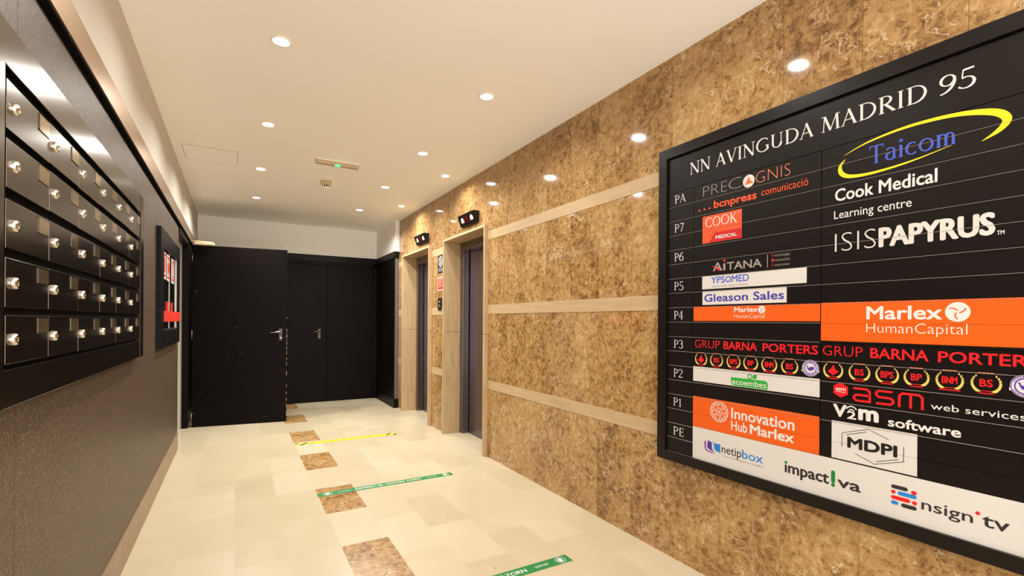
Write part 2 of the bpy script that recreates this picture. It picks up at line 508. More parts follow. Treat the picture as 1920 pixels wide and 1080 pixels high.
# --- a small book-face alphabet drawn as pen strokes (cap height 1)
TK, TN, SF = .125, .05, .038
def arc(cx, cy, rx, ry, a0, a1, n=14, wt=TK, wn=TN):
    pts = []; ws = []
    for i in range(n + 1):
        a = math.radians(a0 + (a1 - a0) * i / n)
        pts.append((cx + rx * cos(a), cy + ry * sin(a)))
        ws.append(wn + (wt - wn) * abs(cos(a + .3)) ** 1.5)
    return ('s', pts, ws)
def ln(x0, y0, x1, y1, w0, w1=None): return ('s', [(x0, y0), (x1, y1)], [w0, w1 or w0])
def sf(x, y, h=.12): return ('poly', [(x - h, y), (x + h, y), (x + h, y + SF), (x - h, y + SF)], None)
def st(x, y=1): return sf(x, y - SF)
def serif_glyph(c):
    T, N = TK, TN
    G = {
        'N': ([ln(.13, 0, .13, 1, N), ln(.12, .99, .73, .01, T), ln(.74, 0, .74, 1, N), sf(.13, 0, .1), st(.1, 1), st(.74, 1)], .87),
        'A': ([ln(.07, 0, .40, 1, N), ln(.37, 1, .70, 0, T), ln(.19, .34, .57, .34, N), sf(.07, 0, .09), sf(.70, 0, .1)], .79),
        'V': ([ln(.10, 1, .41, 0, T), ln(.40, 0, .72, 1, N), st(.10, 1), st(.72, 1)], .80),
        'I': ([ln(.17, 0, .17, 1, T), sf(.17, 0), st(.17, 1)], .34),
        'G': ([arc(.50, .5, .42, .48, 42, 330), ln(.80, 0.1, .80, .42, T), st(.78, .44)], .94),
        'U': ([ln(.16, 1, .16, .3, T), arc(.43, .32, .27, .30, 180, 360), ln(.70, .3, .70, 1, N), st(.16, 1), st(.70, 1)], .86),
        'D': ([ln(.17, 0, .17, 1, T), arc(.34, .5, .46, .475, -88, 88), ln(.1, .025, .36, .025, N), ln(.1, .975, .36, .975, N), sf(.15, 0, .1), st(.15, 1)], .88),
        'M': ([ln(.10, 0, .16, 1, N), ln(.17, .98, .48, .03, T), ln(.48, .03, .80, .98, N), ln(.82, 1, .87, 0, T), sf(.10, 0, .09), sf(.87, 0, .11), st(.11, 1), st(.86, 1)], 1.0),
        'R': ([ln(.17, 0, .17, 1, T), arc(.32, .74, .26, .235, -95, 92), ln(.12, .975, .34, .975, N), ln(.17, .5, .34, .5, N), ln(.34, .5, .72, .02, T), sf(.17, 0), st(.15, 1), sf(.74, 0, .07)], .78),
        'P': ([ln(.17, 0, .17, 1, T), arc(.32, .72, .28, .25, -95, 92), ln(.12, .975, .34, .975, N), ln(.17, .47, .34, .47, N), sf(.17, 0), st(.15, 1)], .66),
        'E': ([ln(.17, 0, .17, 1, T), ln(.12, .025, .58, .025, N), ln(.12, .975, .55, .975, N), ln(.17, .52, .48, .52, N), ln(.57, 0, .6, .2, N), ln(.54, .8, .55, 1, N), ln(.48, .42, .48, .62, N)], .66),
        'C': ([arc(.50, .5, .42, .48, 45, 318), ln(.79, .72, .79, .95, N)], .86),
        'O': ([arc(.50, .5, .42, .475, 0, 360, 26)], 1.0),
        'K': ([ln(.17, 0, .17, 1, T), ln(.2, .45, .66, .98, N), ln(.34, .58, .74, .02, T), sf(.17, 0), st(.17, 1), st(.64, 1), sf(.74, 0, .1)], .84),
        'T': ([ln(.38, 0, .38, 1, T), ln(.04, .97, .72, .97, .06), ln(.04, .8, .05, .99, N), ln(.72, .8, .71, .99, N), sf(.38, 0)], .76),
        '1': ([ln(.28, 0, .28, .97, T), ln(.1, .82, .28, .95, N), sf(.28, 0, .16)], .52),
        '2': ([arc(.30, .72, .24, .25, 160, -35), ln(.50, .6, .08, .05, N * 1.3), ln(.06, .05, .58, .05, T * .9)], .66),
        '3': ([arc(.28, .75, .22, .22, 150, -85), arc(.26, .28, .28, .26, 88, -150)], .62),
        '4': ([ln(.44, 0, .44, 1, T), ln(.44, .98, .05, .3, N), ln(.04, .29, .62, .29, N * 1.2), sf(.44, 0)], .68),
        '5': ([ln(.16, .95, .56, .97, T * .75), ln(.17, .97, .13, .55, N), arc(.27, .27, .30, .29, 118, -150)], .64),
        '6': ([arc(.32, .30, .26, .28, 0, 360, 22), arc(.62, .32, .56, .66, 178, 95)], .66),
        '7': ([ln(.06, .95, .58, .95, T * .8), ln(.58, .96, .22, 0, T * .8)], .62),
        '9': ([arc(.32, .68, .26, .28, 0, 360, 22), arc(.02, .66, .56, .66, -2, -88)], .66),
        'a': ([arc(.24, .50, .19, .15, 150, 15), ln(.43, .52, .43, .06, T), arc(.25, .2, .19, .19, 80, 340), ln(.43, .06, .54, .03, N)], .54),
        'i': ([ln(.15, 0, .15, .64, T), sf(.15, 0, .11), ('poly', [(.07, .82), (.23, .82), (.23, .96), (.07, .96)], None), sf(.1, .62, .06)], .30),
        'c': ([arc(.30, .32, .25, .31, 50, 315)], .54),
        'o': ([arc(.32, .32, .27, .31, 0, 360, 22)], .64),
        'm': ([ln(.15, 0, .15, .64, T), arc(.30, .42, .15, .2, 165, 0), ln(.45, .42, .45, 0, T), arc(.60, .42, .15, .2, 170, 0), ln(.75, .42, .75, 0, T), sf(.15, 0, .1), sf(.45, 0, .1), sf(.75, 0, .1), sf(.1, .62, .06)], .88),
        ' ': ([], .34),
    }
    return G[c]
def serif_line(t, bold):
    x = 0; out = []
    for c in t:
        ss, adv = serif_glyph(c)
        dy = 0
        for k, pts, ws in ss:
            out.append((k, [(p[0] + x, p[1] + dy) for p in pts], None if ws is None else [w * bold for w in ws]))
        x += adv + .06
    return out, x - .06

# ================================================================== THE SETTING
DY0, DY1, DZ = 6.25, 7.40, 2.385        # doorway in the left wall
P1 = (6.07, 7.27); P2 = (4.42, 5.575)   # lift portals in the right wall
PZ = 2.40

# floor: cream tiles with a row of brown marble inlays
bm = BM()
def q(x0, x1, y0, y1, mi=0):
    bm.faces.new([bm.verts.new(p) for p in ((x0, y0, 0), (x1, y0, 0), (x1, y1, 0), (x0, y1, 0))]).material_index = mi
q(-2.0, .570, Y0, B + .1); q(.857, 2.75, Y0, B + .1)
y = 2.506 - 1.145 * 4; prev = Y0
while y < B:
    if y > Y0:
        q(.570, .857, prev, y); q(.570, .857, y, y + .573, 1); prev = y + .573
    y += 1.145
q(.570, .857, prev, B + .1)
struct('floor', bm, ['floor', 'inlay'])
bm = BM(); box(bm, -2.0, 2.75, Y0, B + .1, H, H + .1); struct('ceiling', bm, 'ceiling')

# right wall: polished marble slabs round the two portals
bm = BM()
for a, b in ((Y0, P2[0]), (P2[1], P1[0]), (P1[1], B)):
    box(bm, R, R + .34, a, b, 0, PZ)
box(bm, R, R + .34, Y0, B, PZ, H)
struct('wall_right', bm, 'marble')
bm = BM(); box(bm, 2.64, 2.72, Y0, B, 0, H); struct('wall_shaft', bm, 'darker')
for n, (z0, z1) in enumerate(((.700, .790), (1.473, 1.567), (2.240, 2.330))):
    bm = BM()
    for a, b in ((Y0, P2[0]), (P2[1], P1[0]), (P1[1], 7.56)):
        y = a
        while y < b - .01:                # stone lengths with open joints
            e = min(b, 1.005 + .669 * (math.floor((y - 1.005 + .01) / .669) + 1))
            box(bm, R - .003, R + .02, y + .0008, e - .0008, z0, z1)
            y = e
    struct('trim_%d' % (n + 1), bm, 'band')

# painted corner pier at the end of the right wall
CY, CX = 7.56, 2.190
bm = BM()
box(bm, CX, R + .1, CY, B, 2.50, H, 0); box(bm, CX + .006, R + .1, CY + .006, B, 0, 2.50, 1)
box(bm, CX + .004, R + .1, CY, CY + .02, .145, 2.40, 2)
struct('wall_corner', bm, ['ceiling', 'dark', 'greyend'])
bm = BM(); box(bm, CX - .012, R + .1, CY - .008, B, 2.395, 2.502); struct('trim_4', bm, 'darker')
bm = BM(); box(bm, CX - .012, R + .1, CY - .010, B, 0, .146); struct('baseboard_corner', bm, 'darker')

# back wall
bm = BM()
box(bm, -.8, CX + .1, B, B + .12, 2.45, H, 0); box(bm, -.8, CX + .1, B, B + .12, 0, 2.45, 1)
struct('wall_back', bm, ['ceiling', 'dark'])
bm = BM(); box(bm, -.54, CX - .005, B - .035, B, 2.40, 2.502); struct('trim_5', bm, 'darker')

# left wall: dark woven panels below, white plaster above, doorway beyond
bm = BM()
seams = [Y0, .6, 1.884, 3.338, 3.735, 4.56, 5.40, DY0]
for a, b in zip(seams, seams[1:]):
    box(bm, LP - .02, LP, a + .0012, b - .0012, .192, 2.388, 0)
box(bm, LP - .2, LP - .004, Y0, DY0, 0, 2.40, 1)
box(bm, LP - .2, LW, Y0, DY0, 2.50, H, 2)
box(bm, LP - .2, LW, DY0, B, 2.50, H, 2)
box(bm, LP - .2, LP, DY1 + .06, B, 0, 2.40, 1)
box(bm, LP - .2, LP - .012, DY0 - .1, B, DZ, 2.50, 1)
box(bm, LP - .2, LP - .03, Y0, DY0, 2.385, 2.50, 1)
struct('wall_left', bm, ['woven', 'darker', 'white'])
bm = BM()
prism(bm, [(LP - .03, 2.405), (LW + .005, 2.405), (LW + .005, 2.525), (LP - .03, 2.525)], 'y', Y0, B)
box(bm, LP - .02, LW - .0015, Y0, B, 2.398, 2.4055, 1)  # black strip added as painted shade under the trim
struct('trim_6', bm, ['trim', 'slot'])
bm = BM()
for a, b in ((Y0, -.3), (-.3, 1.6), (1.6, 3.39), (3.39, 4.80), (4.80, DY0)):
    box(bm, LP - .02, LP + .006, a + .0008, b - .0008, 0, .186, 0, .002)
struct('baseboard_left', bm, 'base')
# white passage beyond the doorway
bm = BM()
box(bm, -2.0, -.602, DY1, DY1 + .12, 0, H); box(bm, -2.0, LP - .2, DY0 - .12, DY0 - .001, 0, H); box(bm, -2.08, -2.0, DY0 - .12, DY1 + .12, 0, H)
struct('wall_passage', bm, 'white')

# door_1: black metal frame of the doorway and the leaf standing open
d1 = bpy.data.objects.new('door_1', None); C.objects.link(d1); d1.location = (-.49, 7.395, 0); d1['kind'] = 'structure'
bm = BM()
box(bm, -.602, LP + .012, DY1 - .03, DY1 + .058, 0, DZ); box(bm, -.602, LP + .012, DY0, DY1 + .058, DZ - .05, DZ)
obj('door_frame', bm, 'dark', d1)
ang = math.atan2(7.247 - 7.395, .605 + .487)
LWID = 1.10
leaf_root = bpy.data.objects.new('leaf', None)
RZ = Matrix.Rotation(ang, 4, 'Z')
def leaf(bm):
    bmesh.ops.transform(bm, matrix=RZ, verts=bm.verts); return bm
bpy.data.objects.remove(leaf_root)
bm = BM(); box(bm, 0, LWID, 0, .05, .008, 2.355, 0, .002)
lf = obj('leaf', leaf(bm), 'door', d1, world=False)
bm = BM(); box(bm, LWID - .001, LWID + .0015, .012, .034, 1.02, 1.27)
obj('lock_plate', leaf(bm), 'satin', lf, world=False, label='worn steel lock plate')
bm = BM()
box(bm, LWID - .098, LWID - .054, -.009, 0, 1.115, 1.275, 0, .004)
obj('handle_plate', leaf(bm), 'dull', lf, world=False, label='dull steel handle plate')
bm = BM(); tube(bm, [(LWID - .076, -.004, 1.24), (LWID - .076, -.05, 1.24), (LWID - .09, -.056, 1.238), (LWID - .2, -.058, 1.222)], .0095)
obj('handle', leaf(bm), 'chrome', lf, world=False, label='bright steel lever handle')
bm = BM(); lathe(bm, [(0, .012), (.012, .012), (.014, 0)], 16, Matrix.Translation((LWID - .076, -.008, 1.15)) @ Matrix.Rotation(pi / 2, 4, 'X'))
obj('keyhole', leaf(bm), 'chrome', lf, world=False, label='bright lock cylinder')
bm = BM()
for n in range(26):
    z = random.uniform(.03, 1.45); hgt = random.uniform(.006, .05)
    box(bm, LWID - .0035, LWID + .0006, -.0006, .004, z, z + hgt)
obj('worn_edge', leaf(bm), 'detector', lf, world=False, label='pale chips in the paint of the free edge')
bm = BM()
for z in (.12, 1.2, 2.2): lathe(bm, [(0, z - .06), (.011, z - .06), (.011, z + .06), (0, z + .06)], 12, Matrix.Translation((-.012, .02, 0)))
obj('hinge', leaf(bm), 'satin', d1, world=False, label='steel hinge barrels')
bm = BM()
box(bm, .02, .24, -.045, .0, 2.360, 2.388, 0, .003)
tube(bm, [(.215, -.022, 2.396), (.02, -.03, 2.402), (-.03, -.02, 2.402)], .006, 8)
box(bm, .205, .225, -.03, -.012, 2.386, 2.40)
obj('door_closer', leaf(bm), 'detector', d1, world=False, label='cream overhead door closer')

# door_2: pair of black doors in the back wall
d2 = bpy.data.objects.new('door_2', None); C.objects.link(d2); d2.location = (1.34, B, 0); d2['kind'] = 'structure'
bm = BM()
box(bm, .50, .56, B - .03, B, 0, 2.40); box(bm, 2.125, 2.18, B - .03, B, 0, 2.40); box(bm, .50, 2.18, B - .03, B, 2.34, 2.40)
obj('door_frame', bm, 'dark', d2)
for a, b in ((.565, 1.336), (1.343, 2.12)):
    bm = BM(); box(bm, a, b, B - .022, B, .006, 2.335, 0, .002); lf2 = obj('leaf', bm, 'dark', d2)
    if a < 1:
        bm = BM(); box(bm, 1.20, 1.245, B - .03, B - .022, 1.08, 1.24, 0, .003)
        hp = obj('handle_plate', bm, 'dull', lf2, label='grey handle plate')
        bm = BM(); tube(bm, [(1.222, B - .025, 1.205), (1.222, B - .07, 1.205), (1.21, B - .075, 1.204), (1.11, B - .077, 1.19)], .010)
        obj('handle', bm, 'dull', lf2, label='grey lever handle')
    else:
        for z in (.35, 2.1):
            bm = BM(); lathe(bm, [(0, z - .06), (.01, z - .06), (.01, z + .06), (0, z + .06)], 10, Matrix.Translation((2.123, B - .03, 0)))
            obj('hinge', bm, 'dark', lf2)

# ================================================================== LIFTS
def lift(y0, y1, label):
    t = thing('elevator_entrance', label, 'elevator', (R, (y0 + y1) / 2, 0), 0, 'elevator entrances')
    xf, xb = R - .045, 2.44
    for a, b in ((y1 - .028, y1), (y0, y0 + .028)):
        bm = BM(); box(bm, xf, xb, a, b, 0, 1.261, 0, .002); box(bm, xf, xb, a, b, 1.2645, 2.372, 0, .002)
        obj('jamb', bm, 'stone', t)
    bm = BM(); box(bm, xf, xb, y0, y1, 2.372, PZ, 0, .0015); obj('lintel', bm, 'band', t)
    a, b = y0 + .03, y1 - .03
    bm = BM()
    for s0, s1 in ((b - .085, b), (a, a + .085)):
        box(bm, xb - .002, xb + .075, s0, s1, 0, 2.37, 0, .002)
    box(bm, xb - .002, xb + .075, a + .085, b - .085, 2.265, 2.37, 0, .002)
    fr = obj('door_frame', bm, 'steel', t)
    w = (b - a - .17) / 2
    for k in range(2):
        bm = BM()
        x = xb + .085 + .018 * (1 - k)
        p0 = a + .085 + k * w
        box(bm, x, x + .016, p0 + .002, p0 + w - .002 + (.03 if k == 0 else .0), .012, 2.29, 0, .0015)
        box(bm, x - .006, x, p0 + .004, p0 + .03, .012, 2.28, 0, .0015)
        obj('door_panel', bm, 'steel', t)
    bm = BM(); box(bm, xb + .076, xb + .16, a + .085, b - .085, .001, .011); box(bm, xb + .09, xb + .098, a + .09, b - .09, .011, .014)
    obj('sill', bm, 'sill', t, label='grooved grey metal door sill')
lift(*P2, 'nearer elevator doorway with pale stone surround and dark steel doors')
lift(*P1, 'farther elevator doorway with pale stone surround, next to the black corner')

def display(yc, label):
    t = thing('floor_indicator', label, 'elevator indicator', (R, yc, 2.525), 0, 'elevator floor indicators')
    a, b = yc - .21, yc + .21
    bm = BM(); prism(bm, [(R + .002, 2.467), (R - .030, 2.467), (R - .072, 2.587), (R + .002, 2.587)], 'y', a, b)
    h = obj('housing', bm, 'frame', t)
    # slanting face: s runs 0..1 from its lower to its upper edge
    def P(yy, s, d=.001): return Vector((R - .030 - .042 * s - d, yy, 2.467 + .12 * s - d * .35))
    for c0, m, nm in ((yc + .115, 'lit', 'arrow_window'), (yc - .12, 'lit', 'arrow_window')):
        i = Ink(lambda u, v: P(u, v), [m], -1)
        i.face([(c0 + .036, .30), (c0 - .036, .30), (c0 - .036, .58), (c0, .80), (c0 + .036, .58)])
        i.done(nm, t, label='lit white arrow window')
    i = Ink(lambda u, v: P(u, v), ['redled'], -1); i.rect(yc + .055, yc - .055, .2, .82); i.done('digit_window', t, label='dark red digit window')
    i = Ink(lambda u, v: P(u, v, .0018), ['red2'], -1)
    for p in ([(.012, .42), (-.02, .42)], [(.012, .5), (-.016, .72)]): i.stroke([(yc + u, v) for u, v in p], .008)
    i.done('digit', t, label='faint red digit strokes')
display(4.85, 'black elevator floor indicator above the nearer elevator')
display(6.40, 'black elevator floor indicator above the farther elevator')

# signs and call panel between the lifts
def sign_root(n, l, c, y0, y1, z0, z1, m, grp=None):
    t = thing(n, l, c, (R, (y0 + y1) / 2, z0), 0, grp)
    bm = BM(); box(bm, R - .004, R, y0, y1, z0, z1); obj('plate', bm, m, t); return t
PS = lambda u, v: Vector((R - .0046, u, v))
t = sign_root('warning_sign', 'narrow black sign with a white prohibition circle between the elevators', 'sign', 5.655, 5.845, 2.012, 2.238, 'black_ink')
i = Ink(PS, ['white_ink'], -1)
i.ring((5.75, 2.155), .058, .016)
i.stroke([(5.79, 2.195), (5.71, 2.115)], .012)
i.stroke([(5.75, 2.19), (5.735, 2.16), (5.765, 2.135), (5.755, 2.115)], .013)
for k, (s, z) in enumerate((('NO UTILITZAR', 2.064), ('EN CAS', 2.046), ("D'INCENDI", 2.028))): i.text(s, 5.82, 5.68, z, z + .012, .01)
i.done('pictogram', t, label='white prohibition pictogram and lettering')
t = sign_root('notice_sign', 'small red notice with white border between the elevators', 'sign', 5.66, 5.855, 1.786, 1.952, 'white_label')
i = Ink(PS, ['signred'], -1); i.rect(5.84, 5.675, 1.80, 1.938); f = i.done('red_field', t, label='red printed field')
i = Ink(lambda u, v: Vector((R - .0050, u, v)), ['white_ink'], -1)
for z in (1.915, 1.888, 1.861, 1.834): i.rect(5.82, 5.70, z, z + .008)
i.done('text_line', f)
t = thing('call_panel', 'slim black elevator call button panel between the two elevators', 'elevator button panel', (R, 5.76, 1.54))
bm = BM(); box(bm, R - .012, R, 5.70, 5.82, 1.535, 1.69, 0, .002); obj('plate', bm, 'black_ink', t)
for z in (1.635, 1.585):
    bm = BM(); lathe(bm, [(0, .007), (.013, .007), (.015, 0)], 16, Matrix.Translation((R - .012, 5.76, z)) @ Matrix.Rotation(-pi / 2, 4, 'Y'))
    obj('button', bm, 'satin', t, label='round steel call button')

# ================================================================== CEILING FITTINGS
def lamp_data(w):
    li = bpy.data.lights.new('lamp', 'AREA')
    li.shape = 'DISK'; li.size = .084; li.energy = w; li.color = LAMP_COL; li.spread = math.radians(LAMP_SPREAD)
    return li
lamps = [lamp_data(w) for w in LAMP_W]
def downlight_proto():
    t = thing('downlight', '', 'ceiling light', (0, 0, H), 0, 'recessed ceiling downlights')
    bm = BM(); lathe(bm, [(.043, -.002), (.045, -.006), (.054, -.005), (.057, 0)], 32); obj('trim_ring', bm, 'ringw', t, world=False)
    bm = BM(); lathe(bm, [(0, -.0015), (.043, -.0015)], 32); obj('lens', bm, 'lens', t, world=False, label='glowing white lens')
    lo = bpy.data.objects.new('lamp', lamps[0]); C.objects.link(lo); lo.parent = t; lo.location = (0, 0, -.004)
    return t
proto = downlight_proto()
spots = []
for k, y in enumerate((.335, 1.68, 3.03, 4.37, 5.705, 7.08)):
    for x, side in ((.212, 'left'), (1.525, 'middle')):
        nm = ('%s-row downlight over the near end of the hall' % side,
              '%s-row downlight above the near half of the mailboxes' % side,
              'nearest and largest visible round downlight of the %s row' % side, 'second visible downlight of the %s row from the camera' % side,
              'third visible downlight of the %s row from the camera' % side, 'farthest downlight of the %s row by the back wall' % side)[k]
        spots.append((x, y, k, nm))
spots += [(1.975, 4.92, 1, 'ceiling downlight right in front of the nearer elevator'), (1.975, 6.53, 2, 'ceiling downlight right in front of the farther elevator')]
for n, (x, y, k, nm) in enumerate(spots):
    if n == 0: o = proto
    else:
        o = proto.copy(); C.objects.link(o)
        for ch in list(proto.children):
            c = ch.copy(); C.objects.link(c); c.parent = o
            if c.type == 'LIGHT': c.data = lamps[k]
    o.location = (x, y, H); o['label'] = nm
    o['group'] = 'recessed ceiling downlights'

t = thing('emergency_light', 'slim grey emergency light bar with green lamp on the ceiling', 'emergency light', (.87, 5.05, H))
bm = BM(); box(bm, .665, 1.08, 5.015, 5.09, H - .012, H); obj('base_plate', bm, 'ringw', t)
bm = BM(); prism(bm, [(5.025, H - .012), (5.08, H - .012), (5.075, H - .045), (5.03, H - .045)], 'x', .67, 1.075); obj('body', bm, 'lampbody', t)
bm = BM(); box(bm, .845, .895, 5.022, 5.05, H - .050, H - .038, 0, .003); obj('indicator', bm, 'led', t, label='glowing green indicator')
t = thing('smoke_detector', 'round cream smoke detector on the ceiling beyond the light bar', 'smoke detector', (.882, 5.83, H))
T = Matrix.Translation((.882, 5.83, H)) @ Matrix.Diagonal((.95, .95, 1.75, 1))
bm = BM(); lathe(bm, [(0, 0), (.062, 0), (.062, -.018), (.056, -.026), (0, -.026)], 28, T); obj('base', bm, 'detector', t)
bm = BM(); lathe(bm, [(.040, -.026), (.042, -.04)], 28, T); obj('vent', bm, 'slot', t, label='dark ring of vent slots')
bm = BM(); lathe(bm, [(0, -.052), (.03, -.051), (.044, -.044), (.046, -.038), (.04, -.038)], 28, T)
for k in range(10):
    a = 2 * pi * k / 10
    box(bm, .882 + .043 * cos(a) - .004, .882 + .043 * cos(a) + .004, 5.83 + .043 * sin(a) - .004, 5.83 + .043 * sin(a) + .004, H - .07, H - .042)
obj('cap', bm, 'ringw', t)
t = thing('access_hatch', 'flush square access hatch in the ceiling near the left wall', 'access hatch', (-.22, 5.47, H))
bm = BM(); box(bm, -.44, -.004, 5.26, 5.69, H - .0015, H + .0)
obj('hatch_panel', bm, 'ceiling', t)
bm = BM()
for a in ((-.444, -.44, 5.256, 5.694), (-.004, 0, 5.256, 5.694), (-.444, 0, 5.256, 5.26), (-.444, 0, 5.69, 5.694)): box(bm, *a, H - .0012, H)
obj('joint', bm, 'base', t, label='dark joint line round the hatch')

# ================================================================== MAILBOXES
MX = -.500
YE = [1.665 + .3165 * k for k in range(7)]
ROW = [2.001, 1.851, 1.701, 1.551, 1.406]
t = thing('mailbox_bank', 'wall bank of thirty dark metal mailboxes with chrome locks', 'mailboxes', (LP, 2.6, 1.17))
bm = BM()
box(bm, LP, MX - .018, 1.53, 3.775, 1.17, 2.14, 1)                      # carcass
box(bm, MX - .018, MX + .002, 1.53, 1.650, 1.17, 2.14, 0, .0015)        # end stiles
box(bm, MX - .018, MX + .002, 3.585, 3.690, 1.17, 2.14, 0, .0015)
box(bm, LP, MX - .018, 3.685, 3.69, 1.17, 2.14, 0)
obj('frame', bm, ['box', 'slot'], t)
bm = BM(); box(bm, MX - .018, MX, 1.654, 3.582, 2.031, 2.139, 0, .0015); obj('top_panel', bm, 'box', t)
bm = BM(); box(bm, MX - .018, MX, 1.654, 3.582, 1.171, 1.268, 0, .0015); obj('bottom_panel', bm, 'box', t)
for r, zt in enumerate(ROW):
    zb = zt - .124
    for k in range(6):
        a, b = YE[k] + .001, YE[k + 1] - .001
        dz = random.choice((0, 0, 0, -.002, .002))
        bm = BM(); box(bm, MX - .016, MX + random.uniform(-.0006, .0006), a, b, zb + dz, zt + dz, 0, .001)
        d = obj('mailbox_door', bm, 'box', t)
        bm = BM()
        lathe(bm, [(.0155, 0), (.0152, .006), (.0125, .0098), (.0050, .0098), (.0042, .0086), (0, .0086)], 20,
              Matrix.Translation((MX, a + .046, zt + dz - .062)) @ Matrix.Rotation(pi / 2, 4, 'Y'))
        obj('lock', bm, 'chrome', d, label='round chrome lock')
        bm = BM(); box(bm, MX, MX + .0014, b - .088, b - .004, zt + dz - .050, zt + dz - .006)
        obj('name_plate', bm, 'plate', d, label='small blank name plate window')
        bm = BM()
        for e in ((b - .090, b - .088, zt + dz - .052, zt + dz - .004), (b - .090, b - .003, zt + dz - .052, zt + dz - .050),
                  (b - .090, b - .003, zt + dz - .006, zt + dz - .004)):
            box(bm, MX, MX + .0018, *e)
        obj('plate_rim', bm, 'box', d)

# ================================================================== FIRE CABINET
FX = -.512
t = thing('fire_cabinet', 'black framed fire hose cabinet with red signs on dark left wall', 'fire cabinet', (LP, 5.25, 1.15))
fy0, fy1, fz0, fz1 = 4.60, 6.03, 1.165, 2.125
gy0, gy1, gz0, gz1 = 4.78, 5.86, 1.30, 1.985
bm = BM()
for a in ((fy0, gy0, fz0, fz1), (gy1, fy1, fz0, fz1), (gy0, gy1, fz0, gz0), (gy0, gy1, gz1, fz1)): box(bm, LP, FX, *a)
obj('frame', bm, 'darker', t)
bm = BM(); box(bm, LP, FX - .018, gy0, gy1, gz0, gz1); g = obj('glass_door', bm, 'glass', t)
bm = BM(); box(bm, FX - .018, FX - .012, gy0 + .01, gy1 - .01, gz0 + .004, gz0 + .014); box(bm, FX - .018, FX - .014, 5.30, 5.306, gz0, gz1); box(bm, FX - .018, FX - .010, gy1 - .03, gy1 - .012, gz0, gz1)
obj('edge_strip', bm, 'satin', g, label='bright metal edge strips')
for n, a in enumerate((4.86, 5.13, 5.46)):
    b = a + .19
    bm = BM(); box(bm, FX - .018, FX - .016, a, b, 1.735, 1.965); sg = obj('sign', bm, 'white_label', t, label='white and red pictogram sticker')
    i = Ink(lambda u, v: Vector((FX - .0154, u, v)), ['signred', 'white_ink'])
    i.rect(a + .02, b - .02, 1.925, 1.95); i.rect(a + .02, b - .02, 1.755, 1.775)
    if n == 0: i.rect(a + .03, b - .05, 1.79, 1.915)
    elif n == 1: i.disc((a + .095, 1.85), .052); i.ring((a + .095, 1.85), .065, .012)
    else: i.ring((a + .095, 1.85), .05, .03, ry=.062); i.rect(a + .12, a + .15, 1.78, 1.915)
    i.done('pictogram', sg)
bm = BM(); box(bm, FX - .016, FX + .012, 4.80, 5.96, 1.375, 1.465, 0, .003); rb = obj('red_bar', bm, 'signred', t, label='red crossbar')
for a in (5.10, 5.42):
    bm = BM(); box(bm, FX - .017, FX - .010, a, a + .075, 1.45, 1.55, 0, .002); obj('red_tab', bm, 'signred', t, label='red upright tab')

# ================================================================== FLOOR TAPES
def tape(y, label):
    x0, x1 = .566, 1.718
    t = thing('distance_tape', label, 'floor sticker', ((x0 + x1) / 2, y, 0), 0, 'green distance tapes')
    bm = BM(); box(bm, x0, x1, y - .040, y + .040, .0002, .0010); obj('tape', bm, 'green', t)
    i = Ink(lambda u, v: Vector((u, v, .0014)), ['white_ink'])
    i.text('ESPEREU EL VOSTRE TORN', .861, 1.42, y - .017, y + .017, .02)
    i.text('SI US PLAU', .723, .823, y - .010, y + .008, .005)
    i.text('GRÀCIES', 1.478, 1.568, y - .010, y + .008, .005)
    for cx in (.645, 1.655):
        i.ring((cx, y), .031, .004)
        # raised hand: palm, four fingers and thumb
        i.face([(cx - .013, y - .02), (cx + .010, y - .02), (cx + .014, y - .004), (cx + .013, y + .006), (cx - .013, y + .006)])
        for k, (dx, h) in enumerate(((-.0105, .018), (-.0035, .023), (.0035, .022), (.0105, .016))): i.stroke([(cx + dx, y + .003), (cx + dx, y + h)], .0058)
        i.stroke([(cx - .010, y - .012), (cx - .021, y + .004)], .006)
    i.done('lettering', t, label='white lettering and hand symbols')
tape(4.072, 'farther green waiting line tape with white lettering on floor')
tape(2.288, 'nearer green waiting line tape cut off by the photo bottom')
bm = BM(); box(bm, .578, 1.717, 5.800, 5.885, .0002, .0010)
tag(obj('hazard_tape', bm, 'hazard'), 'worn yellow and black hazard tape on the floor near elevators', 'floor tape')

# ================================================================== DIRECTORY BOARD
OY0, OY1, OZ0, OZ1 = .415, 2.072, .588, 2.426
IY0, IY1, IZ0, IZ1 = .473, 2.013, .641, 2.368
brd = thing('directory_board', 'large black framed tenant directory board on the marble wall', 'directory board', (R, 1.243, OZ0))
FXB = R - .044
bm = BM()
for a in ((OY0, IY0, OZ0, OZ1), (IY1, OY1, OZ0, OZ1), (IY0, IY1, OZ0, IZ0), (IY0, IY1, IZ1, OZ1)):
    box(bm, FXB, R, *a)
obj('frame', bm, 'frame', brd)
bm = BM(); box(bm, R - .022, R - .002, IY0, IY1, IZ0, IZ1); obj('backing', bm, 'slot', brd)
RT = lambda r: 2.159 - .08444 * (r - 1)      # top of row r
bm = BM(); box(bm, XS, R - .02, IY0 + .001, IY1 - .006, 2.1605, IZ1 - .006, 0, .0008); hdr = obj('header_panel', bm, 'strip', brd)
COLS = ((1.8255, IY1 - .006, 'floor_strip'), (1.1490, 1.8225, 'name_strip'), (IY0 + .001, 1.1460, 'name_strip'))
strips = {}
